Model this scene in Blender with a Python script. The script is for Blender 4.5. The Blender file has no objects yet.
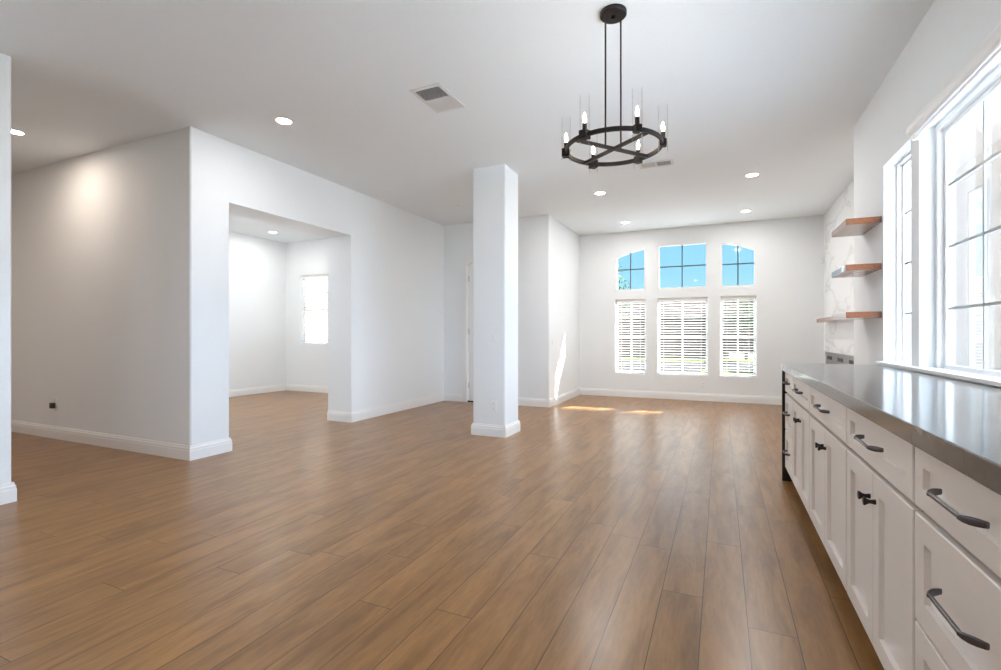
import bpy, bmesh, math, random
from mathutils import Vector, Matrix

R = random.Random(7)
PI = math.pi
scene = bpy.context.scene
C = scene.collection

# ------------------------------------------------------------------ camera
HC = 3.04                                    # ceiling height
cam_d = bpy.data.cameras.new('camera')
cam = bpy.data.objects.new('camera', cam_d); C.objects.link(cam)
cam_d.sensor_width = 36.0
cam_d.lens = 36.0 * 487.0 / 1001.0
cam_d.clip_start = 0.05
cam.location = (0, 0, 1.14)
cam.rotation_euler = (PI/2, 0, math.atan((721-500.5)/487.0))
scene.camera = cam

# ------------------------------------------------------------------ world
HAZE = 2.7
world = bpy.data.worlds.new('sky'); scene.world = world
world.use_nodes = True
nt = world.node_tree; nt.nodes.clear()
def wn(t, **k):
    n = nt.nodes.new(t)
    for a, b in k.items(): setattr(n, a, b)
    return n
geo = wn('ShaderNodeTexCoord')
sep = wn('ShaderNodeSeparateXYZ'); nt.links.new(geo.outputs['Generated'], sep.inputs[0])
ramp = wn('ShaderNodeValToRGB')                # clear blue low down, out front
cr = ramp.color_ramp
cr.elements[0].position = 0.0; cr.elements[0].color = (0.150, 0.222, 0.25, 1)
cr.elements[1].position = 0.35; cr.elements[1].color = (0.062, 0.148, 0.228, 1)
e = cr.elements.new(0.12); e.color = (0.086, 0.178, 0.236, 1)
nt.links.new(sep.outputs['Z'], ramp.inputs[0])
# bright haze overhead and over the sides of the house
def smooth(src, lo, hi):
    n = wn('ShaderNodeMapRange', interpolation_type='SMOOTHSTEP'); n.inputs[1].default_value = lo; n.inputs[2].default_value = hi
    nt.links.new(src, n.inputs[0]); return n.outputs[0]
mxm = wn('ShaderNodeMath', operation='MAXIMUM')
ovh = wn('ShaderNodeMath', operation='MULTIPLY'); ovh.inputs[1].default_value = 0.45
nt.links.new(smooth(sep.outputs['Z'], 0.25, 0.60), ovh.inputs[0]); nt.links.new(ovh.outputs[0], mxm.inputs[0]); nt.links.new(smooth(sep.outputs['X'], 0.14, 0.32), mxm.inputs[1])
haze = wn('ShaderNodeMix', data_type='RGBA')
haze.inputs[7].default_value = (HAZE*0.80, HAZE*0.98, HAZE*1.26, 1)
nt.links.new(mxm.outputs[0], haze.inputs[0]); nt.links.new(ramp.outputs[0], haze.inputs[6])
bg = wn('ShaderNodeBackground'); bg.inputs[1].default_value = 1.0
nt.links.new(haze.outputs[2], bg.inputs[0])
out = wn('ShaderNodeOutputWorld'); nt.links.new(bg.outputs[0], out.inputs[0])

# ------------------------------------------------------------------ sun
sun_d = bpy.data.lights.new('sun', 'SUN'); sun_d.energy = 14.0; sun_d.angle = math.radians(0.6)
sun_d.color = (1.0, 1.0, 1.0)
sun = bpy.data.objects.new('sun', sun_d); C.objects.link(sun)
sun.rotation_euler = Vector((-0.575, -0.79, -1.0)).to_track_quat('-Z', 'Y').to_euler()
sun.location = (8, 12, 14)

# ------------------------------------------------------------------ view
vs = scene.view_settings
vs.view_transform = 'Standard'; vs.look = 'None'; vs.gamma = 1.0; vs.use_curve_mapping = False
vs.exposure = 2.22
scene.cycles.max_bounces = 10; scene.cycles.diffuse_bounces = 6; scene.cycles.glossy_bounces = 4
scene.cycles.transparent_max_bounces = 24; scene.cycles.sample_clamp_indirect = 6.0
DOWNLIGHT_W = 6.0
BULB_W = 0.12

# ================================================================== materials
def mat(name, col, rough=0.6, metal=0.0, spec=0.5, coat=0.0):
    m = bpy.data.materials.new(name); m.use_nodes = True
    b = m.node_tree.nodes['Principled BSDF']
    b.inputs['Base Color'].default_value = (*col, 1)
    b.inputs['Roughness'].default_value = rough
    b.inputs['Metallic'].default_value = metal
    b.inputs['Specular IOR Level'].default_value = spec
    b.inputs['Coat Weight'].default_value = coat
    return m
def N(m, t, **k):
    n = m.node_tree.nodes.new(t)
    for a, b in k.items(): setattr(n, a, b)
    return n
def L(m, a, b): m.node_tree.links.new(a, b)
def bsdf(m): return m.node_tree.nodes['Principled BSDF']
def math_n(m, op, a, b=None):
    n = N(m, 'ShaderNodeMath', operation=op)
    for i, v in enumerate((a, b)):
        if v is None: continue
        if isinstance(v, (int, float)): n.inputs[i].default_value = v
        else: L(m, v, n.inputs[i])
    return n.outputs[0]
def noisy(m, c1, c2, scale, stretch=(1, 1, 1), detail=4, bump=0.0, lo=0.35, hi=0.65):
    tc = N(m, 'ShaderNodeTexCoord'); mp = N(m, 'ShaderNodeMapping'); mp.inputs['Scale'].default_value = stretch
    L(m, tc.outputs['Object'], mp.inputs[0])
    nz = N(m, 'ShaderNodeTexNoise'); nz.inputs['Scale'].default_value = scale; nz.inputs['Detail'].default_value = detail
    L(m, mp.outputs[0], nz.inputs['Vector'])
    rp = N(m, 'ShaderNodeValToRGB'); rp.color_ramp.elements[0].position = lo; rp.color_ramp.elements[1].position = hi
    rp.color_ramp.elements[0].color = (*c1, 1); rp.color_ramp.elements[1].color = (*c2, 1)
    L(m, nz.outputs[0], rp.inputs[0]); L(m, rp.outputs[0], bsdf(m).inputs['Base Color'])
    if bump:
        bp = N(m, 'ShaderNodeBump'); bp.inputs['Strength'].default_value = bump; bp.inputs['Distance'].default_value = 0.002
        L(m, nz.outputs[0], bp.inputs['Height']); L(m, bp.outputs[0], bsdf(m).inputs['Normal'])
    return m

M = {}
M['wall'] = noisy(mat('wall_paint', (0.8, 0.8, 0.79), 0.75, spec=0.3), (0.835, 0.86, 0.87), (0.85, 0.875, 0.885), 90, bump=0.10)
M['ceiling'] = noisy(mat('ceiling_paint', (0.8, 0.8, 0.8), 0.85, spec=0.2), (0.845, 0.885, 0.91), (0.86, 0.90, 0.925), 70, bump=0.10)
M['trim'] = mat('trim_paint', (0.86, 0.86, 0.85), 0.4)
M['vinyl'] = mat('white_vinyl', (0.86, 0.87, 0.87), 0.35)
M['muntin_grey'] = mat('grey_grid', (0.40, 0.42, 0.42), 0.4)
M['muntin_backlit'] = mat('backlit_grid', (0.05, 0.09, 0.12), 0.5)  # white grid bars, their backlit darkness put into the colour
M['slat'] = mat('blind_slat', (0.86, 0.86, 0.84), 0.45)
M['cabinet'] = mat('greige_cabinet_paint', (0.80, 0.755, 0.715), 0.38)
M['gap'] = mat('carcass_gap_shade', (0.30, 0.25, 0.22), 0.6)  # carcass coloured darker to put shade into the gaps between fronts
M['pull'] = mat('dark_pewter', (0.15, 0.15, 0.175), 0.25, metal=0.9)
M['black'] = mat('black_metal', (0.012, 0.011, 0.011), 0.5, metal=0.3)
M['bronze'] = mat('oil_rubbed_bronze', (0.014, 0.010, 0.009), 0.5, metal=0.4)
M['plate'] = mat('white_plastic', (0.85, 0.85, 0.83), 0.35)
M['slot'] = mat('dark_slot', (0.03, 0.03, 0.03), 0.6)
M['plug'] = mat('black_plastic', (0.02, 0.02, 0.02), 0.45)
M['steel'] = mat('satin_steel', (0.55, 0.55, 0.54), 0.35, metal=0.9)
M['grille'] = mat('vent_white', (0.72, 0.72, 0.71), 0.5)
M['duct'] = mat('duct_dark', (0.05, 0.05, 0.05), 0.8)
M['panelmetal'] = mat('grey_metal', (0.26, 0.26, 0.25), 0.4, metal=0.4)
M['doorpaint'] = mat('door_paint', (0.80, 0.80, 0.78), 0.45)

# glass: clear sheet, Fresnel-weighted mirror over plain transparency
def glass(name, tint=(1, 1, 1), ior=1.45, gain=1.0):
    m = bpy.data.materials.new(name); m.use_nodes = True
    m.node_tree.nodes.clear()
    o = N(m, 'ShaderNodeOutputMaterial'); mx = N(m, 'ShaderNodeMixShader')
    tr = N(m, 'ShaderNodeBsdfTransparent'); tr.inputs[0].default_value = (*tint, 1)
    gl = N(m, 'ShaderNodeBsdfGlossy'); gl.inputs['Roughness'].default_value = 0.02
    fr = N(m, 'ShaderNodeFresnel'); fr.inputs[0].default_value = ior
    g = math_n(m, 'MULTIPLY', fr.outputs[0], gain)
    L(m, g, mx.inputs[0]); L(m, tr.outputs[0], mx.inputs[1]); L(m, gl.outputs[0], mx.inputs[2]); L(m, mx.outputs[0], o.inputs[0])
    return m
M['glass'] = glass('window_glass', (0.97, 0.985, 0.98), 1.3, 0.6)
M['tube_glass'] = glass('clear_tube_glass', (0.99, 0.99, 0.99), 1.2, 0.4)

def emit(name, col, s):
    m = mat(name, col, 0.4); b = bsdf(m)
    b.inputs['Emission Color'].default_value = (*col, 1); b.inputs['Emission Strength'].default_value = s
    return m
M['lens'] = emit('lamp_lens', (1.0, 0.92, 0.82), 6.0)
M['flame'] = emit('bulb_flame', (1.0, 0.86, 0.68), 9.0)

# floor: wide planks running along Y
def plank_floor():
    m = mat('plank_floor', (0.3, 0.17, 0.09), 0.33, spec=0.40)
    W, LEN = 0.168, 1.5
    g = N(m, 'ShaderNodeNewGeometry'); s = N(m, 'ShaderNodeSeparateXYZ'); L(m, g.outputs['Position'], s.inputs[0])
    x = math_n(m, 'DIVIDE', math_n(m, 'ADD', s.outputs['X'], 0.24 + 0.168*60), W)
    row = math_n(m, 'FLOOR', x); fx = math_n(m, 'FRACT', x)
    wr = N(m, 'ShaderNodeTexWhiteNoise', noise_dimensions='1D'); L(m, row, wr.inputs['W'])
    y = math_n(m, 'ADD', math_n(m, 'DIVIDE', s.outputs['Y'], LEN), math_n(m, 'MULTIPLY', wr.outputs['Value'], 7.0))
    col = math_n(m, 'FLOOR', y); fy = math_n(m, 'FRACT', y)
    cb = N(m, 'ShaderNodeCombineXYZ'); L(m, row, cb.inputs[0]); L(m, col, cb.inputs[1])
    wp = N(m, 'ShaderNodeTexWhiteNoise', noise_dimensions='3D'); L(m, cb.outputs[0], wp.inputs['Vector'])
    # grain coordinates, shifted for each plank
    gx = math_n(m, 'ADD', s.outputs['X'], math_n(m, 'MULTIPLY', wp.outputs['Value'], 31.0))
    gy = math_n(m, 'ADD', math_n(m, 'MULTIPLY', s.outputs['Y'], 0.16), math_n(m, 'MULTIPLY', wp.outputs['Value'], 17.0))
    gv = N(m, 'ShaderNodeCombineXYZ'); L(m, gx, gv.inputs[0]); L(m, gy, gv.inputs[1])
    n1 = N(m, 'ShaderNodeTexNoise'); n1.inputs['Scale'].default_value = 13; n1.inputs['Detail'].default_value = 5; n1.inputs['Distortion'].default_value = 0.6
    n2 = N(m, 'ShaderNodeTexNoise'); n2.inputs['Scale'].default_value = 70; n2.inputs['Detail'].default_value = 6
    L(m, gv.outputs[0], n1.inputs['Vector']); L(m, gv.outputs[0], n2.inputs['Vector'])
    r1 = N(m, 'ShaderNodeValToRGB'); r1.color_ramp.elements[0].position = 0.33; r1.color_ramp.elements[1].position = 0.60
    r1.color_ramp.elements[0].color = (0.212, 0.103, 0.034, 1); r1.color_ramp.elements[1].color = (0.320, 0.165, 0.060, 1)
    L(m, n1.outputs[0], r1.inputs[0])
    hsv = N(m, 'ShaderNodeHueSaturation')
    L(m, r1.outputs[0], hsv.inputs['Color'])
    v = math_n(m, 'ADD', 0.88, math_n(m, 'MULTIPLY', wp.outputs['Value'], 0.18))
    v = math_n(m, 'ADD', v, math_n(m, 'MULTIPLY', math_n(m, 'SUBTRACT', n2.outputs[0], 0.5), 0.55))
    L(m, v, hsv.inputs['Value'])
    # joints
    ex = math_n(m, 'MINIMUM', fx, math_n(m, 'SUBTRACT', 1.0, fx)); ey = math_n(m, 'MINIMUM', fy, math_n(m, 'SUBTRACT', 1.0, fy))
    d = math_n(m, 'MINIMUM', math_n(m, 'MULTIPLY', ex, W), math_n(m, 'MULTIPLY', ey, LEN))
    mr = N(m, 'ShaderNodeMapRange'); mr.inputs[1].default_value = 0.0006; mr.inputs[2].default_value = 0.0022; L(m, d, mr.inputs[0])
    mx = N(m, 'ShaderNodeMix', data_type='RGBA'); mx.inputs[6].default_value = (0.03, 0.016, 0.01, 1)
    L(m, mr.outputs[0], mx.inputs[0]); L(m, hsv.outputs[0], mx.inputs[7]); L(m, mx.outputs[2], bsdf(m).inputs['Base Color'])
    bsdf(m).inputs['Roughness'].default_value = 0.285
    return m
M['floor'] = plank_floor()
M['kick'] = noisy(mat('toe_kick_wood', (0.2, 0.11, 0.06), 0.4), (0.16, 0.085, 0.045), (0.27, 0.15, 0.085), 10, (8, 1, 8))
M['walnut'] = noisy(mat('stained_walnut', (0.3, 0.13, 0.05), 0.35, spec=0.4, coat=0.9), (0.17, 0.045, 0.010), (0.27, 0.082, 0.020), 7, (9, 1.5, 9), 6)
M['counter'] = noisy(mat('grey_stone', (0.2, 0.2, 0.2), 0.13, spec=0.6), (0.070, 0.067, 0.061), (0.115, 0.112, 0.106), 6, (1, 1, 1), 8)
M['counter_edge'] = M['counter']

def marble():
    m = mat('white_veined_marble', (0.8, 0.8, 0.79), 0.22)
    tc = N(m, 'ShaderNodeTexCoord'); mp = N(m, 'ShaderNodeMapping')
    mp.inputs['Rotation'].default_value = (0.75, 0, 0); mp.inputs['Scale'].default_value = (1, 0.55, 1.5)
    L(m, tc.outputs['Object'], mp.inputs[0])
    n = N(m, 'ShaderNodeTexNoise'); n.inputs['Scale'].default_value = 1.5; n.inputs['Detail'].default_value = 5; n.inputs['Distortion'].default_value = 0.5
    L(m, mp.outputs[0], n.inputs['Vector'])
    a = math_n(m, 'ABSOLUTE', math_n(m, 'SUBTRACT', n.outputs[0], 0.5))
    r = N(m, 'ShaderNodeValToRGB'); r.color_ramp.elements[0].position = 0.0; r.color_ramp.elements[1].position = 0.03
    r.color_ramp.elements[0].color = (0.66, 0.66, 0.65, 1); r.color_ramp.elements[1].color = (0.84, 0.85, 0.85, 1)
    L(m, a, r.inputs[0]); L(m, r.outputs[0], bsdf(m).inputs['Base Color'])
    return m
M['marble'] = marble()
# outdoors
M['concrete'] = noisy(mat('pale_concrete', (0.6, 0.58, 0.55), 0.9), (0.052, 0.044, 0.038), (0.068, 0.058, 0.050), 3)
M['bounce_paving'] = noisy(mat('bounce_paving', (0.66, 0.66, 0.65), 0.9), (0.56, 0.565, 0.57), (0.62, 0.625, 0.63), 3)
M['front_bounce_paving'] = noisy(mat('front_bounce_paving', (0.3, 0.3, 0.3), 0.9), (0.25, 0.25, 0.25), (0.29, 0.29, 0.29), 3)
M['pale_blind'] = mat('pale_blind', (0.58, 0.53, 0.48), 0.8)
M['asphalt'] = mat('asphalt', (0.02, 0.018, 0.017), 0.9)
M['lawn'] = noisy(mat('lawn_green', (0.2, 0.3, 0.06), 0.9), (0.035, 0.05, 0.006), (0.06, 0.07, 0.010), 12)
M['stucco'] = noisy(mat('cream_stucco', (0.8, 0.76, 0.72), 0.9), (0.43, 0.358, 0.308), (0.46, 0.385, 0.33), 60, bump=0.2)
M['tan'] = mat('tan_stucco', (0.085, 0.062, 0.045), 0.9)
M['brownroof'] = noisy(mat('brown_roof_tile', (0.2, 0.13, 0.09), 0.85), (0.015, 0.0095, 0.007), (0.03, 0.019, 0.014), 6)
M['garage'] = mat('garage_door_paint', (0.12, 0.085, 0.06), 0.6)
M['leaf'] = noisy(mat('leaf_green', (0.05, 0.09, 0.02), 0.7), (0.03, 0.06, 0.015), (0.09, 0.14, 0.04), 5)
M['bark'] = mat('bark', (0.10, 0.07, 0.05), 0.9)
M['darkglass'] = mat('dark_window_glass', (0.05, 0.06, 0.07), 0.1)

for k in ('concrete', 'front_bounce_paving', 'bounce_paving', 'asphalt', 'lawn', 'stucco', 'tan', 'brownroof', 'garage', 'leaf'):
    bsdf(M[k]).inputs['Specular IOR Level'].default_value = 0.03      # matt outdoor surfaces

# ================================================================== mesh helpers
class MB:
    """collects shapes; build() links them as ONE mesh object"""
    def __init__(self): self.bm = bmesh.new()
    def box(self, x0, x1, y0, y1, z0, z1):
        if x0 > x1: x0, x1 = x1, x0
        if y0 > y1: y0, y1 = y1, y0
        if z0 > z1: z0, z1 = z1, z0
        v = [self.bm.verts.new(p) for p in ((x0,y0,z0),(x1,y0,z0),(x1,y1,z0),(x0,y1,z0),(x0,y0,z1),(x1,y0,z1),(x1,y1,z1),(x0,y1,z1))]
        for f in ((0,3,2,1),(4,5,6,7),(0,1,5,4),(1,2,6,5),(2,3,7,6),(3,0,4,7)): self.bm.faces.new([v[i] for i in f])
        return self
    def rbox(self, x0, x1, y0, y1, z0, z1, r=0.004, seg=2):
        t = bmesh.new(); bmesh.ops.create_cube(t, size=1)
        for v in t.verts: v.co = Vector(((x0+x1)/2+v.co.x*abs(x1-x0), (y0+y1)/2+v.co.y*abs(y1-y0), (z0+z1)/2+v.co.z*abs(z1-z0)))
        bmesh.ops.bevel(t, geom=list(t.edges), offset=r, segments=seg, affect='EDGES', profile=0.5)
        self._merge(t); return self
    def _merge(self, t):
        me = bpy.data.meshes.new('tmp'); t.to_mesh(me); t.free(); self.bm.from_mesh(me); bpy.data.meshes.remove(me)
    def prism(self, pts, axis, a, b):
        """closed polygon pts in the plane across `axis` ('x': (y,z), 'y': (x,z), 'z': (x,y)), extruded a..b"""
        def P(p, t): return {'x': (t, p[0], p[1]), 'y': (p[0], t, p[1]), 'z': (p[0], p[1], t)}[axis]
        A = [self.bm.verts.new(P(p, a)) for p in pts]; B = [self.bm.verts.new(P(p, b)) for p in pts]
        n = len(pts)
        self.bm.faces.new(A); self.bm.faces.new(B[::-1])
        for i in range(n): self.bm.faces.new((A[i], B[i], B[(i+1) % n], A[(i+1) % n]))
        return self
    def lathe(self, prof, c=(0,0,0), seg=24, mtx=None):
        """prof: (radius, z) list revolved about Z through c"""
        rings = []
        for r, z in prof:
            if r < 1e-6: rings.append([self.bm.verts.new(self._t((0, 0, z), c, mtx))])
            else: rings.append([self.bm.verts.new(self._t((r*math.cos(2*PI*k/seg), r*math.sin(2*PI*k/seg), z), c, mtx)) for k in range(seg)])
        for A, B in zip(rings, rings[1:]):
            if len(A) == 1 and len(B) == 1: continue
            for k in range(seg):
                j = (k+1) % seg
                if len(A) == 1: self.bm.faces.new((A[0], B[k], B[j]))
                elif len(B) == 1: self.bm.faces.new((A[k], A[j], B[0]))
                else: self.bm.faces.new((A[k], A[j], B[j], B[k]))
        return self
    def _t(self, p, c, mtx):
        p = Vector(p)
        if mtx is not None: p = mtx @ p
        return p + Vector(c)
    def sweep(self, path, sec, closed=False):
        """rectangular/any section (list of (u,w)) along a 3-D path; u across (horizontal), w up"""
        n = len(path); rings = []
        for i, p in enumerate(path):
            p = Vector(p)
            if closed: d = (Vector(path[(i+1) % n]) - Vector(path[i-1])).normalized()
            else: d = (Vector(path[min(i+1, n-1)]) - Vector(path[max(i-1, 0)])).normalized()
            up = Vector((0, 0, 1)) if abs(d.z) < 0.9 else Vector((0, 1, 0))
            s = d.cross(up).normalized(); w = s.cross(d).normalized()
            rings.append([self.bm.verts.new(p + s*a + w*b) for a, b in sec])
        m = len(sec)
        rng = range(n) if closed else range(n-1)
        for i in rng:
            A, B = rings[i], rings[(i+1) % n]
            for k in range(m): self.bm.faces.new((A[k], A[(k+1) % m], B[(k+1) % m], B[k]))
        if not closed: self.bm.faces.new(rings[0]); self.bm.faces.new(rings[-1][::-1])
        return self
    def build(self, name, m, parent=None, smooth=None, loc=None):
        bmesh.ops.recalc_face_normals(self.bm, faces=self.bm.faces)
        if loc is not None: bmesh.ops.translate(self.bm, verts=self.bm.verts, vec=-Vector(loc))
        me = bpy.data.meshes.new(name); self.bm.to_mesh(me); self.bm.free()
        me.materials.append(m)
        if smooth is not None:
            for p in me.polygons: p.use_smooth = True
            me.set_sharp_from_angle(angle=math.radians(smooth))
        o = bpy.data.objects.new(name, me); C.objects.link(o)
        if loc is not None: o.location = loc
        if parent is not None: o.parent = parent
        return o
def tag(o, label, cat, group=None):
    o['label'] = label; o['category'] = cat
    if group: o['group'] = group
    return o
def empty(name, loc, label, cat, group=None):
    o = bpy.data.objects.new(name, None); C.objects.link(o); o.location = loc; o.empty_display_size = 0.1
    return tag(o, label, cat, group)
def structure(o, label=None):
    o['kind'] = 'structure'
    if label: o['label'] = label
    return o
def sroot(name, loc):
    o = bpy.data.objects.new(name, None); C.objects.link(o); o.location = loc; o['kind'] = 'structure'
    return o
def circ(r, n, cx=0, cy=0, a0=0): return [(cx+r*math.cos(a0+2*PI*k/n), cy+r*math.sin(a0+2*PI*k/n)) for k in range(n)]
def dup(o, loc, label=None):
    """copy of a thing with its parts and sub-parts"""
    r = o.copy(); C.objects.link(r); r.location = loc
    if label: r['label'] = label
    def kids(src, dst):
        for ch in [x for x in C.objects if x.parent == src]:
            c = ch.copy(); C.objects.link(c); c.parent = dst; kids(ch, c)
    kids(o, r)
    return r
def round_poly(pts, rad):
    """polygon with corners rounded; rad = dict index -> radius"""
    out = []; n = len(pts)
    for i, p in enumerate(pts):
        r = rad.get(i, 0)
        if not r: out.append(p); continue
        p = Vector((*p, 0)); a = Vector((*pts[i-1], 0)); b = Vector((*pts[(i+1) % n], 0))
        u = (a-p).normalized(); w = (b-p).normalized()
        for k in range(7):
            t = k/6*PI/2
            q = p + u*r*(1-math.sin(t)) + w*r*(1-math.cos(t))
            out.append((q.x, q.y))
    return out

# ================================================================== walls
XR, XM, XL, XC = 1.105, 1.49, -4.395, -4.415
YF, YD, YH = 9.13, 7.31, 2.87

def wall_with_openings(name, axis, a0, a1, t0, t1, ops, z1=HC):
    """axis 'x': wall runs along X, thickness t0..t1 in Y; axis 'y': runs along Y.  ops: (lo, hi, [(z0, z1 or arch)])"""
    b = MB()
    def bx(lo, hi, z0, zz):
        if hi-lo < 1e-5 or zz-z0 < 1e-5: return
        if axis == 'x': b.box(lo, hi, t0, t1, z0, zz)
        else: b.box(t0, t1, lo, hi, z0, zz)
    cur = a0
    for lo, hi, hs in sorted(ops):
        bx(cur, lo, 0, z1); z = 0
        for h0, h1 in hs:
            bx(lo, hi, z, h0)
            if isinstance(h1, (int, float)): z = h1
            else:                                    # arch: function of position
                pts = [(lo+(hi-lo)*k/16, h1(lo+(hi-lo)*k/16)) for k in range(17)]
                zt = max(p[1] for p in pts)
                top = zt + 0.02
                for k in range(16):
                    p, q = pts[k], pts[k+1]
                    b.prism([p, q, (q[0], top), (p[0], top)], 'y' if axis == 'x' else 'x', t0, t1)
                z = top
        bx(lo, hi, z, z1)
        cur = hi
    bx(cur, a1, 0, z1)
    return structure(b.build(name, M['wall']))

# floor, ceiling
structure(MB().box(-9.6, 1.7, -4.2, 9.35, -0.12, 0).build('floor', M['floor']))
structure(MB().box(-9.6, 1.7, -4.2, 9.35, HC, HC+0.12).build('ceiling', M['ceiling']))
structure(MB().box(-9.9, 2.62, -4.6, 9.74, HC+0.12, HC+0.22).build('roof', M['stucco']))  # unseen slab, overhangs sized to shade right windows and trim far sun patches

# far wall with three windows, a small fixed light over each
def arch_l(x): return 2.590 + 0.155*math.sin(PI/2*min(1, max(0, (x+1.796)/0.66)))
def arch_r(x): return arch_l(-1.266 - x + 0.0)
WX = [(-1.796, -1.236), (-1.045, -0.205), (-0.015, 0.538)]
LZ = (0.425, 1.795); UZ = 1.95
ops = [(WX[0][0], WX[0][1], [LZ, (UZ, arch_l)]), (WX[1][0], WX[1][1], [LZ, (UZ, 2.765)]), (WX[2][0], WX[2][1], [LZ, (UZ, arch_r)])]
wall_with_openings('wall_far', 'x', -2.62, 1.65, YF, YF+0.17, ops)

# entry wall and the return up to the far wall (one rounded corner), with the arched front door opening behind the column
DX0, DX1 = -3.93, -3.09
def arch_d(x): return 2.33 + 0.15*math.sin(PI*(x-DX0)/(DX1-DX0))
b = MB()
for z0, z1 in ((0, HC),):
    b.prism(round_poly([(DX1, YD), (-2.468, YD), (-2.468, YF), (-2.62, YF), (-2.62, YD+0.2), (DX1, YD+0.2)], {1: 0.022}), 'z', z0, z1)
structure(b.build('wall_entry_return', M['wall'], smooth=30))
wall_with_openings('wall_entry', 'x', -4.79, DX1, YD, YD+0.2, [(DX0, DX1, [(0.0, arch_d)])])

# left wall with the wide cased opening
b = MB()
XT = -4.79
HD = 2.44
b.prism(round_poly([(XL, YH), (XL, 3.258), (XT, 3.258), (XT, 3.05), (-9.45, 3.05), (-9.45, YH)], {0: 0.022, 1: 0.012}), 'z', 0, HD)
b.prism(round_poly([(XL, YD), (XT, YD), (XT, 4.985), (XL, 4.985)], {3: 0.012}), 'z', 0, HD)
b.prism(round_poly([(XL, YH), (XL, YD), (XT, YD), (XT, 3.05), (-9.45, 3.05), (-9.45, YH)], {0: 0.022}), 'z', HD, HC)
structure(b.build('wall_left', M['wall'], smooth=30))
# hall and near-left walls
b = MB()
b.prism(round_poly([(XC, -4.1), (XC, 1.658), (XC-0.16, 1.658), (XC-0.16, -4.1)], {1: 0.02, 2: 0.02}), 'z', 0, HC)
structure(b.build('wall_near_left', M['wall'], smooth=30))
structure(MB().box(-9.45, XC-0.16, -3.0, -2.85, 0, HC).build('wall_hall_near', M['wall']))
structure(MB().box(-9.6, -9.45, -3.0, 3.05, 0, HC).build('wall_hall_end', M['wall']))
# side room
wall_with_openings('wall_room_side', 'y', 3.05, 7.5, -8.36, -8.2, [(3.45, 5.55, [(0.06, 2.345)])])
RW = (-7.785, -6.585, 0.95, 2.345)
wall_with_openings('wall_room_far', 'x', -8.2, XT, 7.34, 7.5, [(RW[0], RW[1], [(RW[2], RW[3])])])
# right wall: windows A (narrow), B (wide), C (narrow)
WA, WB, WC = (3.913, 4.488), (1.95, 3.775), (1.235, 1.81)
WZ = (0.88, 2.40)
b = MB()
wall_with_openings('wall_right', 'y', -4.1, 5.37, XR, XR+0.14, [(w[0], w[1], [WZ]) for w in (WA, WB, WC)] + [(-0.8, 0.2, [(0.92, 2.4)])])
b = MB()
b.prism(round_poly([(XR, 5.37), (XR, 5.40), (XM, 5.40), (XM, YF), (XM+0.16, YF), (XM+0.16, 5.37)], {1: 0.02}), 'z', 0, HC)
structure(b.build('wall_right_recess', M['wall'], smooth=30))
wall_with_openings('wall_back', 'x', XC-0.16, XR, -4.1, -3.95, [])
# free-standing column
b = MB()
b.prism(round_poly([(-2.590, 4.952), (-2.188, 4.952), (-2.188, 5.352), (-2.590, 5.352)], {i: 0.018 for i in range(4)}), 'z', 0, HC)
structure(b.build('column', M['wall'], smooth=30))

# ---------------------------------------------------------------- baseboards
PROF = [(0, 0), (0.017, 0), (0.017, 0.085), (0.0145, 0.092), (0.0145, 0.108), (0.009, 0.118), (0.007, 0.132), (0, 0.132)]
def baseboard(name, pts, closed=False, side=1):
    """pts: XY polyline on the wall face; side=+1 when the room lies to the right of travel"""
    b = MB(); n = len(pts); rings = []
    V = [Vector((*p, 0)) for p in pts]
    def nrm(a, c):
        d = (c-a).normalized(); return Vector((d.y, -d.x, 0))*side
    for i in range(n):
        ns = []
        if closed or i > 0: ns.append(nrm(V[i-1], V[i]))
        if closed or i < n-1: ns.append(nrm(V[i], V[(i+1) % n]))
        o = sum(ns, Vector()) ; o = o/ (o.length_squared/len(ns)) if len(ns) > 1 else ns[0]
        rings.append([b.bm.verts.new(V[i] + o*u + Vector((0, 0, w))) for u, w in PROF])
    m = len(PROF)
    for i in (range(n) if closed else range(n-1)):
        A, B = rings[i], rings[(i+1) % n]
        for k in range(m): b.bm.faces.new((A[k], A[(k+1) % m], B[(k+1) % m], B[k]))
    if not closed: b.bm.faces.new(rings[0]); b.bm.faces.new(rings[-1][::-1])
    return structure(b.build(name, M['trim']))
baseboard('baseboard_hall', [(-9.45, YH), (XL, YH), (XL, 3.258), (XT, 3.258)])
baseboard('baseboard_left', [(XT, 4.985), (XL, 4.985), (XL, YD), (DX0-0.09, YD)])
baseboard('baseboard_far', [(DX1+0.09, YD), (-2.468, YD), (-2.468, YF), (XM, YF)])
baseboard('baseboard_room', [(-8.2, 3.05), (-8.2, 7.34), (XT, 7.34)])
baseboard('baseboard_near', [(XC, -3.95), (XC, 1.658), (XC-0.16, 1.658)], side=1)
baseboard('baseboard_column', [(-2.590, 4.952), (-2.188, 4.952), (-2.188, 5.352), (-2.590, 5.352)], closed=True)

# ================================================================== windows
def ring_frame(b, axis, lo, hi, z0, z1, w, t0, t1):
    """rectangular frame of bar width w inside lo..hi, z0..z1, thickness t0..t1 across"""
    def bx(a, c, p, q):
        if axis == 'x': b.box(a, c, t0, t1, p, q)
        else: b.box(t0, t1, a, c, p, q)
    bx(lo, lo+w, z0, z1); bx(hi-w, hi, z0, z1); bx(lo+w, hi-w, z0, z0+w); bx(lo+w, hi-w, z1-w, z1)
def pane_x(lo, hi, z0, z1, y): return MB().box(lo, hi, y-0.002, y+0.002, z0, z1)
def pane_y(lo, hi, z0, z1, x): return MB().box(x-0.002, x+0.002, lo, hi, z0, z1)

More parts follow.
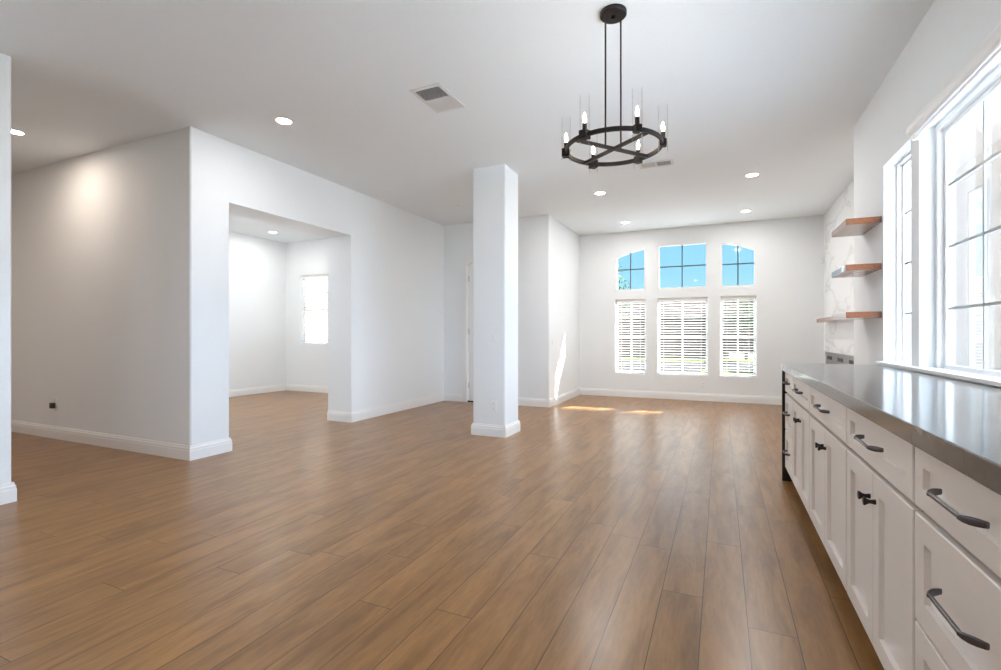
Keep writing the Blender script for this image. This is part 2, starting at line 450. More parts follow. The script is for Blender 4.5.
wn_i = 0
def far_upper(lo, hi, top):
    """fixed light with a grid coloured dark as if backlit; top = number or arch function"""
    global wn_i; wn_i += 1
    y0, y1 = YF+0.012, YF+0.100
    root = sroot('window_%d' % wn_i, ((lo+hi)/2, YF+0.11, UZ)); O = root.location
    f = (lambda x: top) if isinstance(top, (int, float)) else top
    w = 0.032
    b = MB()
    b.prism([(lo, UZ), (lo+w, UZ), (lo+w, f(lo+w)-w), (lo, f(lo)-w)], 'y', y0, y1); b.prism([(hi-w, UZ), (hi, UZ), (hi, f(hi)-w), (hi-w, f(hi-w)-w)], 'y', y0, y1); b.box(lo+w, hi-w, y0, y1, UZ, UZ+w)
    n = 16
    for k in range(n):
        a, c = lo+(hi-lo)*k/n, lo+(hi-lo)*(k+1)/n
        b.prism([(a, f(a)-w), (c, f(c)-w), (c, f(c)+0.004), (a, f(a)+0.004)], 'y', y0, y1)
    b.build('window_frame', M['vinyl'], root, loc=None).location = -O
    mid = (lo+hi)/2; zm = (UZ+max(f(lo), f(hi), f(mid)))/2 - 0.0
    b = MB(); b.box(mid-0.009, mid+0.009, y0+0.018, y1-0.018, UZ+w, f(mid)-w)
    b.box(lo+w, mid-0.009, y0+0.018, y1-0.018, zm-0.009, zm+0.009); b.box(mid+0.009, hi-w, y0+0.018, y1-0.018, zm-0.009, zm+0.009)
    b.build('muntin', M['muntin_backlit'], root).location = -O
    b = MB()
    for k in range(n):
        a, c = lo+w+(hi-lo-2*w)*k/n, lo+w+(hi-lo-2*w)*(k+1)/n
        b.prism([(a, UZ+w), (c, UZ+w), (c, f(c)-w+0.003), (a, f(a)-w+0.003)], 'y', y1-0.012, y1-0.010)
    b.build('pane', M['glass'], root).location = -O
far_upper(*WX[0], arch_l); far_upper(*WX[1], 2.765); far_upper(*WX[2], arch_r)

def sash_window(lo, hi, z0, z1, y0, cols=2):
    """single-hung white vinyl window in a wall that runs along X"""
    global wn_i; wn_i += 1
    root = sroot('window_%d' % wn_i, ((lo+hi)/2, y0+0.03, z0)); O = root.location
    y1 = y0+0.055; w = 0.035; zm = (z0+z1)/2
    b = MB(); ring_frame(b, 'x', lo, hi, z0, z1, w, y0, y1)
    b.box(lo+w, hi-w, y0+0.004, y1-0.004, zm-0.024, zm+0.024)
    b.build('window_frame', M['vinyl'], root).location = -O
    b = MB(); mid = (lo+hi)/2
    ya, yb = y0+0.02, y1-0.02
    for zz0, zz1 in ((z0+w, zm-0.024), (zm+0.024, z1-w)):
        b.box(mid-0.011, mid+0.011, ya, yb, zz0, zz1)
    zq = (zm+z1)/2
    b.box(lo+w, mid-0.011, ya, yb, zq-0.011, zq+0.011); b.box(mid+0.011, hi-w, ya, yb, zq-0.011, zq+0.011)
    b.build('muntin', M['vinyl'], root).location = -O
    pane_x(lo+w, hi-w, z0+w, z1-w, y1-0.012).build('pane', M['glass'], root).location = -O
    MB().rbox(lo+0.001, hi-0.001, y0-0.085, y0-0.001, z0, z0+0.012, 0.004).build('sill', M['trim'], root).location = -O
for w in WX: sash_window(w[0], w[1], LZ[0], LZ[1], YF+0.09)
sash_window(RW[0], RW[1], RW[2], RW[3], 7.34+0.09)

def casement_grid(lo, hi, z0, z1, ncol, q=1.0):
    """right wall: deep white frame with a light grey grid, four rows high"""
    global wn_i; wn_i += 1
    root = sroot('window_%d' % wn_i, (XR+0.1, (lo+hi)/2, z0)); O = root.location
    w, t = 0.034*q, 0.030*q
    b = MB(); ring_frame(b, 'y', lo, hi, z0, z1, w, XR+0.078, XR+0.136)
    b.build('window_frame', M['vinyl'], root).location = -O
    a0, a1, c0, c1 = lo+w, hi-w, z0+w, z1-w
    b = MB(); ring_frame(b, 'y', a0, a1, c0, c1, t, XR+0.108, XR+0.134)
    b.build('sash', M['vinyl'], root).location = -O
    a0 += t; a1 -= t; c0 += t; c1 -= t
    b = MB(); X0, X1 = XR+0.119, XR+0.126
    for z in (1.295, 1.660, 2.025): b.box(X0, X1, a0, a1, z-0.008, z+0.008)
    for k in range(1, ncol):
        y = a0 + (a1-a0)*k/ncol
        b.box(X0-0.001, X1+0.001, y-0.008, y+0.008, c0, c1)
    b.build('muntin', M['muntin_grey'], root).location = -O
    pane_y(a0, a1, c0, c1, XR+0.130).build('pane', M['glass'], root).location = -O
casement_grid(*WA, 0.90, WZ[1], 1, 0.5); casement_grid(*WB, 0.90, WZ[1], 4); casement_grid(*WC, 0.90, WZ[1], 1)
# one long sill ledge behind the worktop
structure(MB().rbox(1.055, 1.168, 1.0, 4.50, 0.921, 0.945, 0.005).build('trim_1', M['trim']), 'white window ledge behind the worktop')
b = MB()
for w in (WA, WB, WC): b.box(XR+0.064, XR+0.139, w[0], w[1], 0.88, 0.90)
structure(b.build('trim_2', M['trim']))
# unseen glazing added for daylight, in the side room and beside the camera
def added_glazing(axis, lo, hi, t, n, z0=0.06, z1=2.4):
    global wn_i; wn_i += 1
    root = sroot('window_%d' % wn_i, (0, 0, 0))
    b = MB()
    for k in range(n):
        a, c = lo+(hi-lo)*k/n, lo+(hi-lo)*(k+1)/n
        ring_frame(b, axis, a, c, z0, z1, 0.06, t, t+0.05)
    b.build('window_frame', M['vinyl'], root)
    (pane_x if axis == 'x' else pane_y)(lo+0.05, hi-0.05, z0+0.05, z1-0.05, t+0.03).build('pane', M['glass'], root)
added_glazing('y', 3.45, 5.55, -8.32, 2, 0.06, 2.345); added_glazing('y', -0.8, 0.2, XR+0.06, 1, 0.92)

# front door behind the column
root = sroot('door_1', ((DX0+DX1)/2, YD, 0)); O = root.location
b = MB(); n = 18
for k in range(n):
    a, c = DX0+0.004+(DX1-DX0-0.008)*k/n, DX0+0.004+(DX1-DX0-0.008)*(k+1)/n
    b.prism([(a, 0.02), (c, 0.02), (c, arch_d(c)-0.006), (a, arch_d(a)-0.006)], 'y', YD+0.05, YD+0.095)
for x0, x1 in ((DX0+0.12, -3.52), (-3.40, DX1-0.12)):
    for z0, z1 in ((0.22, 0.95), (1.10, 2.12)):
        ring_frame(b, 'x', x0, x1, z0, z1, 0.03, YD+0.040, YD+0.052)
b.build('door_leaf', M['doorpaint'], root).location = -O
b = MB()
def casing(b, w, y0, y1):
    pts = [(DX0, 0)] + [(DX0+(DX1-DX0)*k/24, arch_d(DX0+(DX1-DX0)*k/24)) for k in range(25)] + [(DX1, 0)]
    outer = [(DX0-w, 0)] + [(DX0-w+(DX1-DX0+2*w)*k/24, arch_d(DX0+(DX1-DX0)*k/24)+w) for k in range(25)] + [(DX1+w, 0)]
    for k in range(len(pts)-1): b.prism([pts[k], pts[k+1], outer[k+1], outer[k]], 'y', y0, y1)
casing(b, 0.085, YD-0.018, YD-0.0005); casing(b, 0.02, YD-0.026, YD-0.018)
b.build('door_casing', M['trim'], root).location = -O
MB().box(DX0, DX1, YD+0.005, YD+0.19, 0.0, 0.022).build('threshold', M['black'], root).location = -O
for z in (0.28, 1.2, 2.1):
    MB().rbox(DX0+0.001, DX0+0.016, YD+0.036, YD+0.05, z-0.05, z+0.05, 0.003).build('hinge', M['steel'], root).location = -O
b = MB(); mt = Matrix.Rotation(PI/2, 3, 'X')
b.lathe([(0, 0), (0.032, 0), (0.032, 0.008), (0.014, 0.012), (0.012, 0.04), (0.028, 0.055), (0.028, 0.07), (0, 0.078)], (DX1-0.07, YD+0.05, 1.0), 20, mt)
b.build('door_knob', M['pull'], root, smooth=40).location = -O

# ================================================================== blinds
def blind(lo, hi, z0, z1, y, tilt, label, notch=None, stop=None, pitch=0.0455):
    root = empty('window_blind', ((lo+hi)/2, y, z1), label, 'blind', 'white slatted blinds in the windows'); O = root.location
    g = 0.008; a, c = lo+g, hi-g
    MB().rbox(a, c, y-0.027, y+0.027, z1-0.055, z1-0.003, 0.004).build('headrail', M['slat'], root).location = -O
    zb = (stop if stop else z0+0.016)
    MB().rbox(a, c, y-0.025, y+0.025, zb, zb+0.018, 0.004).build('bottom_rail', M['slat'], root).location = -O
    b = MB(); hw = 0.0245; t = math.radians(tilt); th = 0.0014
    spans = [(a, c)] if notch is None else [(a, notch-0.008), (notch+0.008, c)]
    z = zb + 0.018 + 0.030
    while z < z1-0.075:
        for s0, s1 in spans:
            pts = []
            for k in range(5):
                u = -hw + 2*hw*k/4; pts.append((u, 0.0025*(1-(u/hw)**2)+th))
            for k in range(4, -1, -1):
                u = -hw + 2*hw*k/4; pts.append((u, 0.0025*(1-(u/hw)**2)-th))
            q = [(y + u*math.cos(t) - w*math.sin(t), z + u*math.sin(t) + w*math.cos(t)) for u, w in pts]
            b.prism(q, 'x', s0, s1)
        z += pitch
    b.build('slats', M['slat'], root).location = -O
    for x in (a+0.10, c-0.10):
        b = MB()
        for yy in (y-0.024, y+0.024): b.box(x-0.0012, x+0.0012, yy-0.0008, yy+0.0008, zb, z1-0.055)
        b.build('ladder_cord', M['slat'], root).location = -O
    b = MB(); b.sweep([(a+0.05, y-0.034, z1-0.05), (a+0.05, y-0.034, z1-0.62)], circ(0.0035, 8)); b.build('tilt_wand', M['vinyl'], root).location = -O
    return root
BY = YF+0.048
blind(*WX[0], *LZ, BY, -14, 'white slatted blind in the far window below the arch with the tree branch')
blind(*WX[1], *LZ, BY, -14, 'widest white slatted blind, in the middle window of the far wall')
blind(*WX[2], *LZ, BY, -14, 'white slatted blind in the far window nearest the fireplace wall')
blind(RW[0], RW[1], RW[2], RW[3], 7.34+0.046, -22, 'white slatted blind in the side room seen through the wide opening', notch=-7.60)

# ================================================================== cabinets
XF = 0.455                                   # face plane of doors and drawers
def shaker(name, y0, y1, z0, z1, parent, O, stile=0.062, rec=0.014):
    b = MB(); bm = b.bm
    def rect(x, p): return [bm.verts.new((x, y, z)) for y, z in ((y0+p, z0+p), (y1-p, z0+p), (y1-p, z1-p), (y0+p, z1-p))]
    r = 0.0025
    back = rect(XF+0.020, 0); side = rect(XF+r, 0); fr = rect(XF, r); inn = rect(XF, stile); dn = rect(XF+rec, stile+0.0008)
    def band(A, B):
        for k in range(4): bm.faces.new((A[k], A[(k+1) % 4], B[(k+1) % 4], B[k]))
    band(back, side); band(side, fr); band(fr, inn); band(inn, dn); bm.faces.new(dn); bm.faces.new(back[::-1])
    o = b.build(name, M['cabinet'], parent); o.location = -O
    return o
def se(v): return math.copysign(abs(v)**0.55, v)
def pull(yc, z, ln, parent):
    """flat bar on two splayed oval feet"""
    b = MB(); h = ln/2; n = 28
    path = []; 
    for k in range(n+1):
        s = -1 + 2*k/n; a = abs(s)
        d = 0.030 if a < 0.70 else 0.030*(1 - ((a-0.70)/0.30)**1.6) + 0.002
        path.append((XF - d, yc + s*h, z, a))
    rings = []
    for (x, y, zz, a) in path:
        wv = 0.0045 if a < 0.70 else 0.0045 + 0.0042*math.sin(PI*min(1, (a-0.70)/0.30)*0.80)
        tk = 0.0040
        rings.append([b.bm.verts.new((x + tk*se(math.cos(q)), y, zz + wv*se(math.sin(q)))) for q in [2*PI*(j+0.5)/12 for j in range(12)]])
    for A, B in zip(rings, rings[1:]):
        for k in range(12): b.bm.faces.new((A[k], A[(k+1) % 12], B[(k+1) % 12], B[k]))
    b.bm.faces.new(rings[0]); b.bm.faces.new(rings[-1][::-1])
    return b.build('pull', M['pull'], parent, smooth=45)
KM = Matrix.Rotation(-PI/2, 3, 'Y')
def knob(y, z, parent):
    b = MB(); b.lathe([(0, 0), (0.0085, 0), (0.0075, 0.006), (0.006, 0.014), (0.008, 0.021), (0.0135, 0.029), (0.014, 0.031), (0.013, 0.033), (0, 0.034)], (XF, y, z), 20, KM)
    return b.build('knob', M['black'], parent, smooth=40)
def cabinet(y0, y1, kind, label, pl):
    root = empty('base_cabinet', (XF+0.30, (y0+y1)/2, 0), label, 'cabinet'); O = root.location
    g = 0.008; a, c = y0+g, y1-g
    b = MB(); b.box(XF+0.0205, 1.045, y0+0.0005, y1-0.0005, 0.11, 0.868)
    b.build('carcass', M['gap'], root).location = -O
    MB().box(XF+0.075, XF+0.090, y0+0.0005, y1-0.0005, 0.0, 0.11).build('toe_kick', M['kick'], root).location = -O
    def drawer(z0, z1, frac=0.5):
        d = shaker('drawer', a, c, z0, z1, root, O, stile=0.055 if z1-z0 < 0.2 else 0.062)
        p = pull((a+c)/2, z0+(z1-z0)*frac, pl, d)
    drawer(0.703, 0.866, 0.50)
    if kind == 'drawers':
        drawer(0.413, 0.686, 0.53); drawer(0.115, 0.404, 0.53)
    else:
        m = (a+c)/2
        for s, (p, q) in ((-1, (a, m-0.0015)), (1, (m+0.0015, c))):
            d = shaker('door', p, q, 0.115, 0.686, root, O)
            knob(m + s*0.032, 0.600, d)
    return root
cabinet(1.593, 2.337, 'doors', 'greige base cabinet with one drawer over two doors, beside the drawer stack nearest the camera', 0.22)
cabinet(2.337, 3.226, 'doors', 'widest greige base cabinet, one drawer over two doors, middle of the row', 0.22)
cabinet(3.226, 3.935, 'doors', 'greige cabinet with one drawer over two doors, beside the narrow drawer stack', 0.20)
cabinet(3.935, 4.378, 'drawers', 'narrow greige three drawer cabinet at the far end against the black panel', 0.14)
cabinet(1.03, 1.593, 'drawers', 'greige cabinet of three deep drawers with long pulls, closest to the camera', 0.215)
o = MB().rbox(0.428, 1.052, 1.02, 4.405, 0.869, 0.920, 0.003, 2).build('worktop', M['counter'])
tag(o, 'long polished grey stone worktop over the greige cabinets', 'countertop')
o = MB().rbox(0.436, 1.045, 4.380, 4.400, 0.0, 0.868, 0.002).build('end_panel', M['black'])
tag(o, 'black panel closing the far end of the cabinet row', 'panel')

# ================================================================== floating shelves, mantel, fireplace
for z, lab in ((2.038, 'topmost of three reddish wooden floating shelves beside the narrow window'),
               (1.684, 'middle of three reddish wooden floating shelves beside the narrow window'),
               (1.318, 'lowest of three reddish wooden floating shelves, level with the mantel')):
    o = MB().rbox(0.880, XR-0.001, 4.530, 5.067, z-0.047, z, 0.003).build('floating_shelf', M['walnut'], loc=(0.99, 4.8, z-0.0235))
    tag(o, lab, 'shelf', 'floating wooden shelves')
o = MB().rbox(1.325, XM-0.024, 5.75, 8.75, 1.325, 1.385, 0.003).build('mantel_shelf', M['walnut'], loc=(1.4, 7.2, 1.35))
tag(o, 'long wooden mantel board on the marble fireplace wall', 'mantel')
root = empty('fireplace', (XM, 7.2, 0), 'white veined marble fireplace wall with a grey linear vent panel', 'fireplace'); O = root.location
b = MB()
FY0, FY1, FZ0, FZ1 = 5.55, 8.93, 0.30, 0.885
b.box(XM-0.022, XM-0.001, 5.42, 8.95, FZ1, 3.029); b.box(XM-0.022, XM-0.001, 5.42, 8.95, 0.0, FZ0)
b.box(XM-0.022, XM-0.001, 8.93, 8.95, FZ0, FZ1); b.box(XM-0.022, XM-0.001, 5.42, FY0, FZ0, FZ1)
b.build('marble_surround', M['marble'], root).location = -O
b = MB(); b.box(XM-0.012, XM-0.002, FY0+0.002, FY1-0.002, FZ0+0.002, FZ1-0.002); b.build('vent_panel', M['panelmetal'], root).location = -O
for yc in (8.64, 7.94, 7.27, 6.6):
    b = MB(); ring_frame(b, 'y', yc-0.16, yc+0.16, 0.775, 0.825, 0.006, XM-0.016, XM-0.011); b.box(XM-0.0135, XM-0.0118, yc-0.154, yc+0.154, 0.781, 0.819)
    b.build('vent_slot', M['slot'], root).location = -O

# ================================================================== roller shade cassette over the wide window
root = empty('roller_shade', (XR-0.04, 2.8, 2.39), 'white rolled-up shade cassette above the wide window over the worktop', 'window shade'); O = root.location
b = MB(); pr = [(XR-0.001, 2.352), (XR-0.045, 2.352)] + [(XR-0.045-0.028*math.sin(t), 2.392-0.040*math.cos(t)) for t in [PI*k/10 for k in range(11)]] + [(XR-0.001, 2.432)]
b.prism([(x, z) for x, z in pr], 'y', 1.90, 3.74); b.build('cassette', M['vinyl'], root, smooth=40).location = -O
b = MB(); b.sweep([(XR-0.035, 1.93, 2.336), (XR-0.035, 3.71, 2.336)], circ(0.010, 12)); b.build('hem_bar', M['vinyl'], root, smooth=40).location = -O
for y in (3.71, 1.905): MB().rbox(XR-0.050, XR-0.002, y, y+0.025, 2.318, 2.354, 0.004).build('bracket', M['vinyl'], root).location = -O

# ================================================================== chandelier
CX_, CY_, CZ = -0.578, 2.885, 2.240; RR = 0.274
root = empty('chandelier', (CX_, CY_, HC), 'dark bronze ring chandelier with six candle bulbs in clear glass tubes', 'chandelier'); O = root.location
b = MB(); b.lathe([(0, HC-0.001), (0.077, HC-0.001), (0.077, HC-0.020), (0.072, HC-0.025), (0.012, HC-0.026), (0.012, HC-0.045), (0, HC-0.046)], (CX_, CY_, 0), 40)
b.build('canopy', M['bronze'], root, smooth=40).location = -O
b = MB(); sec = [(-0.006, -0.012), (0.006, -0.012), (0.006, 0.012), (-0.006, 0.012)]
b.sweep([(CX_+RR*math.cos(2*PI*k/72), CY_+RR*math.sin(2*PI*k/72), CZ) for k in range(72)], sec, closed=True)
b.build('ring', M['bronze'], root, smooth=40).location = -O
for ang in (143, 52):
    a = math.radians(ang); d = Vector((math.cos(a), math.sin(a), 0)); c = Vector((CX_, CY_, CZ-0.006 + (0.003 if ang == 52 else 0)))
    b = MB(); b.sweep([c-d*(RR-0.004), c+d*(RR-0.004)], [(-0.008, -0.009), (0.008, -0.009), (0.008, 0.009), (-0.008, 0.009)])
    b.build('crossbar', M['bronze'], root).location = -O
for s in (-1, 1):
    a = math.radians(52); x, y = CX_+s*0.058*math.cos(a), CY_+s*0.058*math.sin(a)
    b = MB(); b.sweep([(x, y, CZ), (x, y, HC-0.02)], circ(0.0052, 12)); b.build('rod', M['bronze'], root, smooth=40).location = -O
for k in range(6):
    a = math.radians(8+60*k); x, y = CX_+(RR+0.004)*math.cos(a), CY_+(RR+0.004)*math.sin(a)
    b = MB(); mt = Matrix.Rotation(a, 3, 'Z')
    t = bmesh.new(); bmesh.ops.create_cube(t, size=1)
    for v in t.verts: v.co = mt @ Vector((v.co.x*0.040, v.co.y*0.040, v.co.z*0.042)) + Vector((x, y, CZ))
    bmesh.ops.bevel(t, geom=list(t.edges), offset=0.003, segments=2, affect='EDGES'); b._merge(t)
    b.lathe([(0.0, CZ+0.02), (0.0125, CZ+0.02), (0.0125, CZ+0.060), (0.010, CZ+0.063), (0, CZ+0.063)], (x, y, 0), 16)
    h = b.build('lamp_holder', M['bronze'], root, smooth=35); h.location = -O
    b = MB(); z0 = CZ+0.063
    b.lathe([(0.0, z0), (0.007, z0), (0.0065, z0+0.006), (0.0088, z0+0.017), (0.0092, z0+0.025), (0.0076, z0+0.036), (0.0038, z0+0.049), (0.0012, z0+0.058), (0, z0+0.059)], (x, y, 0), 16)
    b.build('bulb', M['flame'], h, smooth=60)
    b = MB(); b.lathe([(0.0275, CZ-0.055), (0.0275, CZ+0.225)], (x, y, 0), 28)
    b.build('glass_tube', M['tube_glass'], h, smooth=60)
    ld = bpy.data.lights.new('bulb_light', 'POINT'); ld.energy = BULB_W; ld.color = (1.0, 0.88, 0.74); ld.shadow_soft_size = 0.03
    lo = bpy.data.objects.new('bulb_light', ld); C.objects.link(lo); lo.location = Vector((x, y, CZ+0.13)) - O; lo.parent = root

# ================================================================== recessed lights
def downlight(x, y, label, w=None, c=(1.0, 0.975, 0.95)):
    root = empty('recessed_light', (x, y, HC), label, 'ceiling light', 'recessed ceiling lights')
    b = MB(); b.lathe([(0.060, -0.001), (0.084, -0.001), (0.084, -0.005), (0.074, -0.009), (0.064, -0.007), (0.060, -0.001)], (0, 0, 0), 36); b.build('trim_ring', M['trim'], root, smooth=40)
    b = MB(); b.lathe([(0, -0.002), (0.063, -0.002), (0.063, -0.004), (0, -0.0045)], (0, 0, 0), 36); b.build('lens', M['lens'], root)
    ld = bpy.data.lights.new('downlight', 'AREA'); ld.shape = 'DISK'; ld.size = 0.12; ld.energy = w or DOWNLIGHT_W; ld.color = c
    lo = bpy.data.objects.new('downlight', ld); C.objects.link(lo); lo.location = (0, 0, -0.012); lo.parent = root
for x, y, lab, w, *c in (
    (-3.53, 3.14, 'round recessed ceiling light in front of the wide opening', 2.2),
    (-6.01, 2.27, 'round recessed ceiling light in the dim hall', 2.4, (1.0, 0.84, 0.70)),
    (-1.475, 6.48, 'round recessed ceiling light beyond the chandelier, on the column side', 5.5),
    (-1.465, 8.34, 'small round recessed ceiling light close to the far windows', 1.8),
    (0.335, 6.49, 'round recessed ceiling light above the fireplace, nearer the camera', 5.5),
    (0.345, 8.35, 'round recessed ceiling light close to the far wall on the fireplace side', 1.8),
    (-7.54, 6.46, 'round recessed ceiling light in the side room', 1.6)):
    downlight(x, y, lab, w, *c)
downlight(-8.0, 0.2, 'added unseen ceiling light deep in the dim hall', 6.0, (1.0, 0.84, 0.70))  # unseen lamp added to lighten the hall wall
for x, y in ((-7.4, 4.2), (-6.2, 4.2), (-5.9, 6.4)):
    downlight(x, y, 'added ceiling light in the side room, hidden by the wall', 2.8)  # unseen lamps added so floor bounce brightens the side room ceiling
for x, y in ((-3.5, 0.4), (-3.5, -2.2), (-0.8, 0.2), (-0.8, -2.2)):
    downlight(x, y, 'added unseen ceiling light behind the camera', 1.8)  # unseen lamps added to fill the near part of the room

# ================================================================== ceiling vents, smoke detector
def vent(x0, x1, y0, y1, along, dark_first, label):
    root = empty('ceiling_vent', ((x0+x1)/2, (y0+y1)/2, HC), label, 'vent', 'ceiling air vents'); O = root.location
    b = MB(); w = 0.028
    z0, z1 = HC-0.008, HC-0.0005
    b.box(x0, x1, y0, y0+w, z0, z1); b.box(x0, x1, y1-w, y1, z0, z1); b.box(x0, x0+w, y0+w, y1-w, z0, z1); b.box(x1-w, x1, y0+w, y1-w, z0, z1)
    if along == 'y': ym = (y0+y1)/2; b.box(x0+w, x1-w, ym-0.008, ym+0.008, z0, z1)
    else: xm = (x0+x1)/2; b.box(xm-0.008, xm+0.008, y0+w, y1-w, z0, z1)
    b.build('frame', M['grille'], root).location = -O
    MB().box(x0+0.01, x1-0.01, y0+0.01, y1-0.01, HC-0.0015, HC-0.0006).build('duct', M['duct'], root).location = -O
    for half in (0, 1):
        b = MB()
        if along == 'y': lo, hi = ((y0+w, ym-0.008), (ym+0.008, y1-w))[half]
        else: lo, hi = ((x0+w, xm-0.008), (xm+0.008, x1-w))[half]
        dark = (half == 0) == dark_first
        t = 0.0012; n = max(3, int((hi-lo)/0.0145))
        for k in range(n):
            p = lo + (hi-lo)*(k+0.5)/n
            dx = 0.0015 if dark else -0.0068
            a = [(p-dx-t, HC-0.0075), (p-dx+t, HC-0.0075), (p+dx+t, HC-0.0018), (p+dx-t, HC-0.0018)]
            if along == 'y': b.prism([(q[0], q[1]) for q in a], 'x', x0+w, x1-w)
            else: b.prism([(q[0], q[1]) for q in a], 'y', y0+w, y1-w)
        b.build('louver', M['grille'], root).location = -O
vent(-2.205, -1.93, 3.15, 3.56, 'y', True, 'rectangular white ceiling vent with a dark half, near the column')
vent(-0.835, -0.475, 5.54, 5.735, 'x', False, 'small white ceiling vent with two grey grilles, just beyond the chandelier')
b = MB(); b.lathe([(0, HC-0.001), (0.05, HC-0.001), (0.05, HC-0.014), (0.04, HC-0.024), (0, HC-0.026)], (-3.55, 6.27, 0), 28)
tag(b.build('smoke_detector', M['plate'], smooth=40), 'small white round detector on the ceiling by the entry', 'detector')

# ================================================================== wall plates
def plate_parts(root, kind):
    """local: wall face is x=0 plane looking along -Y (plate in XZ), sticks out to -Y"""
    MB().rbox(-0.036, 0.036, -0.006, -0.0003, -0.058, 0.058, 0.002).build('plate', M['plate'], root)
    if kind == 'outlet':
        for z in (-0.025, 0.025):
            r = MB().rbox(-0.017, 0.017, -0.009, -0.0055, z-0.016, z+0.016, 0.003).build('receptacle', M['plate'], root)
            b = MB(); b.box(-0.008, -0.006, -0.0094, -0.0088, z-0.002, z+0.008); b.box(0.006, 0.008, -0.0094, -0.0088, z-0.002, z+0.008); b.lathe([(0, 0), (0.0025, 0), (0.0025, 0.0006), (0, 0.0006)], (0, -0.0088, z-0.008), 10, Matrix.Rotation(PI/2, 3, 'X'))
            b.build('slot', M['slot'], r)
    elif kind == 'switch':
        MB().rbox(-0.016, 0.016, -0.011, -0.0055, -0.032, 0.032, 0.003).build('rocker', M['plate'], root)
def plate(kind, loc, rz, label):
    nm = {'outlet': 'power_outlet', 'switch': 'light_switch'}[kind]
    root = empty(nm, loc, label, 'outlet' if kind == 'outlet' else 'light switch'); root.rotation_euler = (0, 0, rz)
    plate_parts(root, kind); return root
plate('switch', (-2.315, 4.952, 1.122), 0, 'white light switch plate on the front face of the column')
plate('outlet', (-2.32, 4.952, 0.346), 0, 'white power outlet low on the front face of the column')
plate('outlet', (-0.285, YF, 0.279), 0, 'white power outlet under the middle far window')
plate('outlet', (-2.468, 8.02, 0.376), PI/2, 'white power outlet low on the short wall with the sun streak')
plate('switch', (-2.468, 7.48, 1.02), PI/2, 'white light switch on the short wall with the sun streak')
plate('outlet', (-6.69, YH, 0.395), 0, 'white power outlet on the hall wall holding a black plug')
b = MB(); b.rbox(-6.715, -6.665, YH-0.046, YH-0.010, 0.335, 0.395, 0.005); b.box(-6.698, -6.682, YH-0.0465, YH-0.0455, 0.35, 0.38)
tag(b.build('plug_adapter', M['plug']), 'black plug-in adapter in the hall wall outlet', 'plug')
b = MB(); b.rbox(1.435, 1.478, YF-0.045, YF-0.001, 2.29, 2.375, 0.008)
root = b.build('motion_sensor', M['plate']); tag(root, 'small white motion sensor high in the far corner beside the fireplace wall', 'sensor')
MB().rbox(1.442, 1.471, YF-0.049, YF-0.044, 2.305, 2.34, 0.002).build('sensor_lens', M['plate'], root)

# ================================================================== outdoors
structure(MB().box(-40, 40, -25, 60, -0.42, -0.20).build('ground', M['concrete']))
structure(MB().prism([(1.30, -10), (14, -10), (14, 8.7), (1.30, 8.7)], 'z', -0.199, -0.15).build('patio_bounce_paving', M['bounce_paving']))  # pale slab added to bounce sun through the right windows onto the ceiling
structure(MB().box(-6, 3.9, 9.35, 15.5, -0.199, -0.15).build('front_bounce_paving', M['front_bounce_paving']))  # unseen slab added to bounce sun onto the far ceiling
structure(MB().box(-24, -8.40, -6, 16, -0.199, -0.15).build('side_bounce_paving', M['bounce_paving']))  # unseen pale slab added to bounce daylight into the side room
structure(MB().box(-40, 40, 19, 25, -0.199, -0.185).build('road', M['asphalt']))
o = MB().box(-0.6, 14, 15.6, 18.6, -0.199, -0.12).build('lawn', M['lawn']); structure(o)
o = MB().box(-40, 40, 25.6, 29, -0.199, -0.13).build('lawn_verge', M['lawn']); structure(o)
def house(x0, x1, y0, y1, h, ridge, wallm, label, garage, win, side='y'):
    root = empty('house', ((x0+x1)/2, y0, -0.2), label, 'house', 'houses outside'); O = root.location
    MB().box(x0, x1, y0, y1, -0.2, h).build('wall', wallm, root).location = -O
    b = MB(); ym = (y0+y1)/2
    b.prism([(y0-0.6, h), (y1+0.6, h), (ym, ridge)], 'x', x0-0.6, x1+0.6); b.build('roof', M['brownroof'], root).location = -O
    for a, c in garage:
        b = MB(); b.box(a, c, y0-0.04, y0-0.001, -0.2, 2.1)
        for k in range(4): b.box(a+0.05, c-0.05, y0-0.055, y0-0.04, -0.1+0.54*k, 0.38+0.54*k)
        b.build('garage_door', M['garage'], root).location = -O
    for a, c in win:
        b = MB(); ring_frame(b, 'x', a, c, 0.8, 2.0, 0.08, y0-0.05, y0-0.001); w = b.build('window', M['vinyl'], root); w.location = -O
        MB().box(a+0.08, c-0.08, y0-0.03, y0-0.01, 0.88, 1.92).build('pane', M['darkglass'], w)
house(-14, 0.4, 30, 40, 2.3, 4.0, M['tan'], 'tan house with a brown roof, seen through the two blinds nearer the column', [(-6.0, -2.4)], [(-9.5, -8.0)])
house(-1.5, 16, 43, 53, 2.6, 5.0, M['tan'], 'long tan house further back across the street, behind the round tree', [(7.0, 10.5)], [(2.4, 4.0)])
house(-26, -13.5, 12, 24, 4.2, 6.0, M['stucco'], 'pale stucco house added outside the side room window', [], [])  # invented house, its sunlit face whitens the side room window
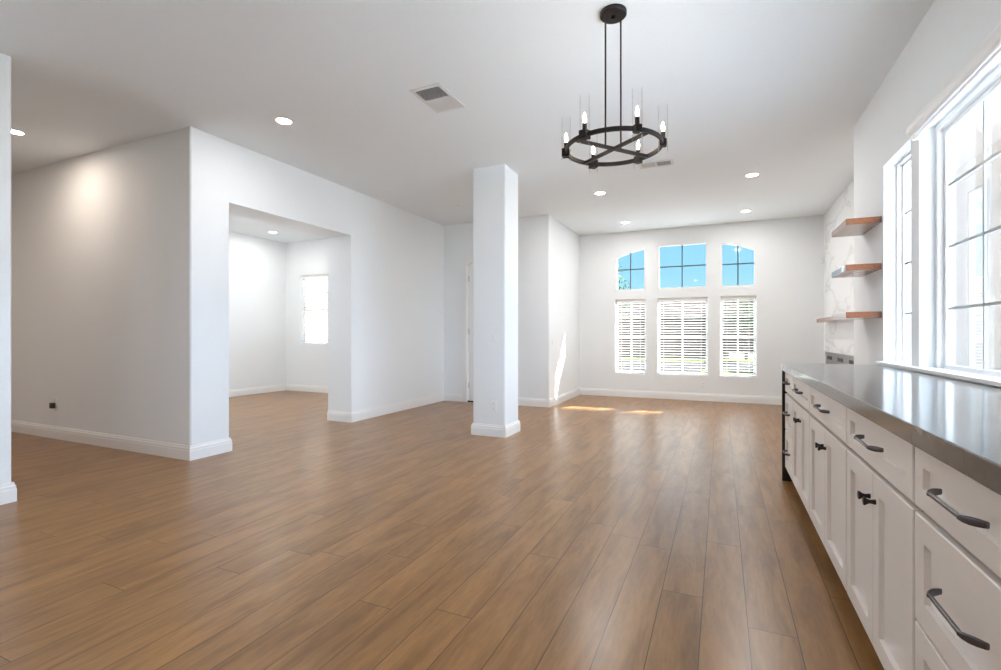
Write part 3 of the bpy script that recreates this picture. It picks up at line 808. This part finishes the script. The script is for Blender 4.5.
# the house next door, a few metres from the right-hand windows
root = empty('neighbor_house', (4.0, 12, -0.2), 'pale stucco house next door seen through the windows over the worktop', 'house'); O = root.location
NX = 4.0
MB().box(NX, 11, 8.8, 24, -0.2, 5.7).build('wall', M['stucco'], root).location = -O
b = MB(); b.prism([(NX-0.4, 5.7), (11.4, 5.7), (7.5, 7.6)], 'y', 8.4, 24.4); b.build('roof', M['brownroof'], root).location = -O
b = MB(); ring_frame(b, 'y', 10.58, 11.27, 0.2, 3.7, 0.06, NX-0.05, NX-0.001); w = b.build('window', M['stucco'], root); w.location = -O
b = MB(); b.box(NX-0.015, NX-0.005, 10.64, 11.21, 0.26, 3.64)
for k in range(34): b.box(NX-0.024, NX-0.016, 10.64, 11.21, 0.27+k*0.1, 0.362+k*0.1)
b.build('blind', M['pale_blind'], w)

def tree(x, y, h, r, nb, label, seed, dens=1.0):
    q = random.Random(seed)
    root = empty('tree', (x, y, -0.2), label, 'tree', 'trees in the front yard'); O = root.location
    b = MB(); tips = []
    def tap(path, r0, r1):
        n = len(path); ringsz = []
        for i in range(n-1):
            a, c = Vector(path[i]), Vector(path[i+1]); ra = r0+(r1-r0)*i/(n-1); rb = r0+(r1-r0)*(i+1)/(n-1)
            d = (c-a).normalized(); s = d.orthogonal().normalized(); w = d.cross(s)
            A = [b.bm.verts.new(a+(s*math.cos(t)+w*math.sin(t))*ra) for t in [2*PI*k/7 for k in range(7)]]
            B = [b.bm.verts.new(c+(s*math.cos(t)+w*math.sin(t))*rb) for t in [2*PI*k/7 for k in range(7)]]
            for k in range(7): b.bm.faces.new((A[k], A[(k+1) % 7], B[(k+1) % 7], B[k]))
    top = (x, y, h*0.55)
    tap([(x, y, -0.2), (x+0.05, y, h*0.3), top], 0.09, 0.05)
    for k in range(nb):
        a = q.uniform(0, 2*PI); el = q.uniform(0.2, 1.2); ln = r*q.uniform(0.6, 1.1)
        p0 = Vector((x, y, h*q.uniform(0.35, 0.55)))
        p2 = p0 + Vector((math.cos(a)*math.cos(el), math.sin(a)*math.cos(el), math.sin(el)))*ln
        p1 = (p0+p2)/2 + Vector((0, 0, 0.08))
        tap([p0, p1, p2], 0.028, 0.008); tips += [p1, p2, (p1+p2)/2]
    b.build('trunk', M['bark'], root).location = -O
    b = MB()
    for p in tips:
        for j in range(int(22*dens)):
            c = p + Vector((q.gauss(0, 0.16), q.gauss(0, 0.16), q.gauss(0, 0.13)))
            m = Matrix.Rotation(q.uniform(0, 6.28), 3, 'Z') @ Matrix.Rotation(q.uniform(-1.0, 1.0), 3, 'X'); s = q.uniform(0.05, 0.09)
            v = [b.bm.verts.new(c + m @ Vector(u)) for u in ((0, -s, 0), (s*0.4, 0, 0.01), (0, s, 0), (-s*0.4, 0, 0.01))]
            b.bm.faces.new(v)
    f = b.build('foliage', M['leaf'], root); f.location = -O
tree(-3.0, 15.8, 4.4, 1.1, 9, 'small leafy tree outside the far window with the arched corner', 3)
tree(1.15, 27.5, 3.4, 1.4, 16, 'round green tree across the street above the lawn', 5, 1.6)
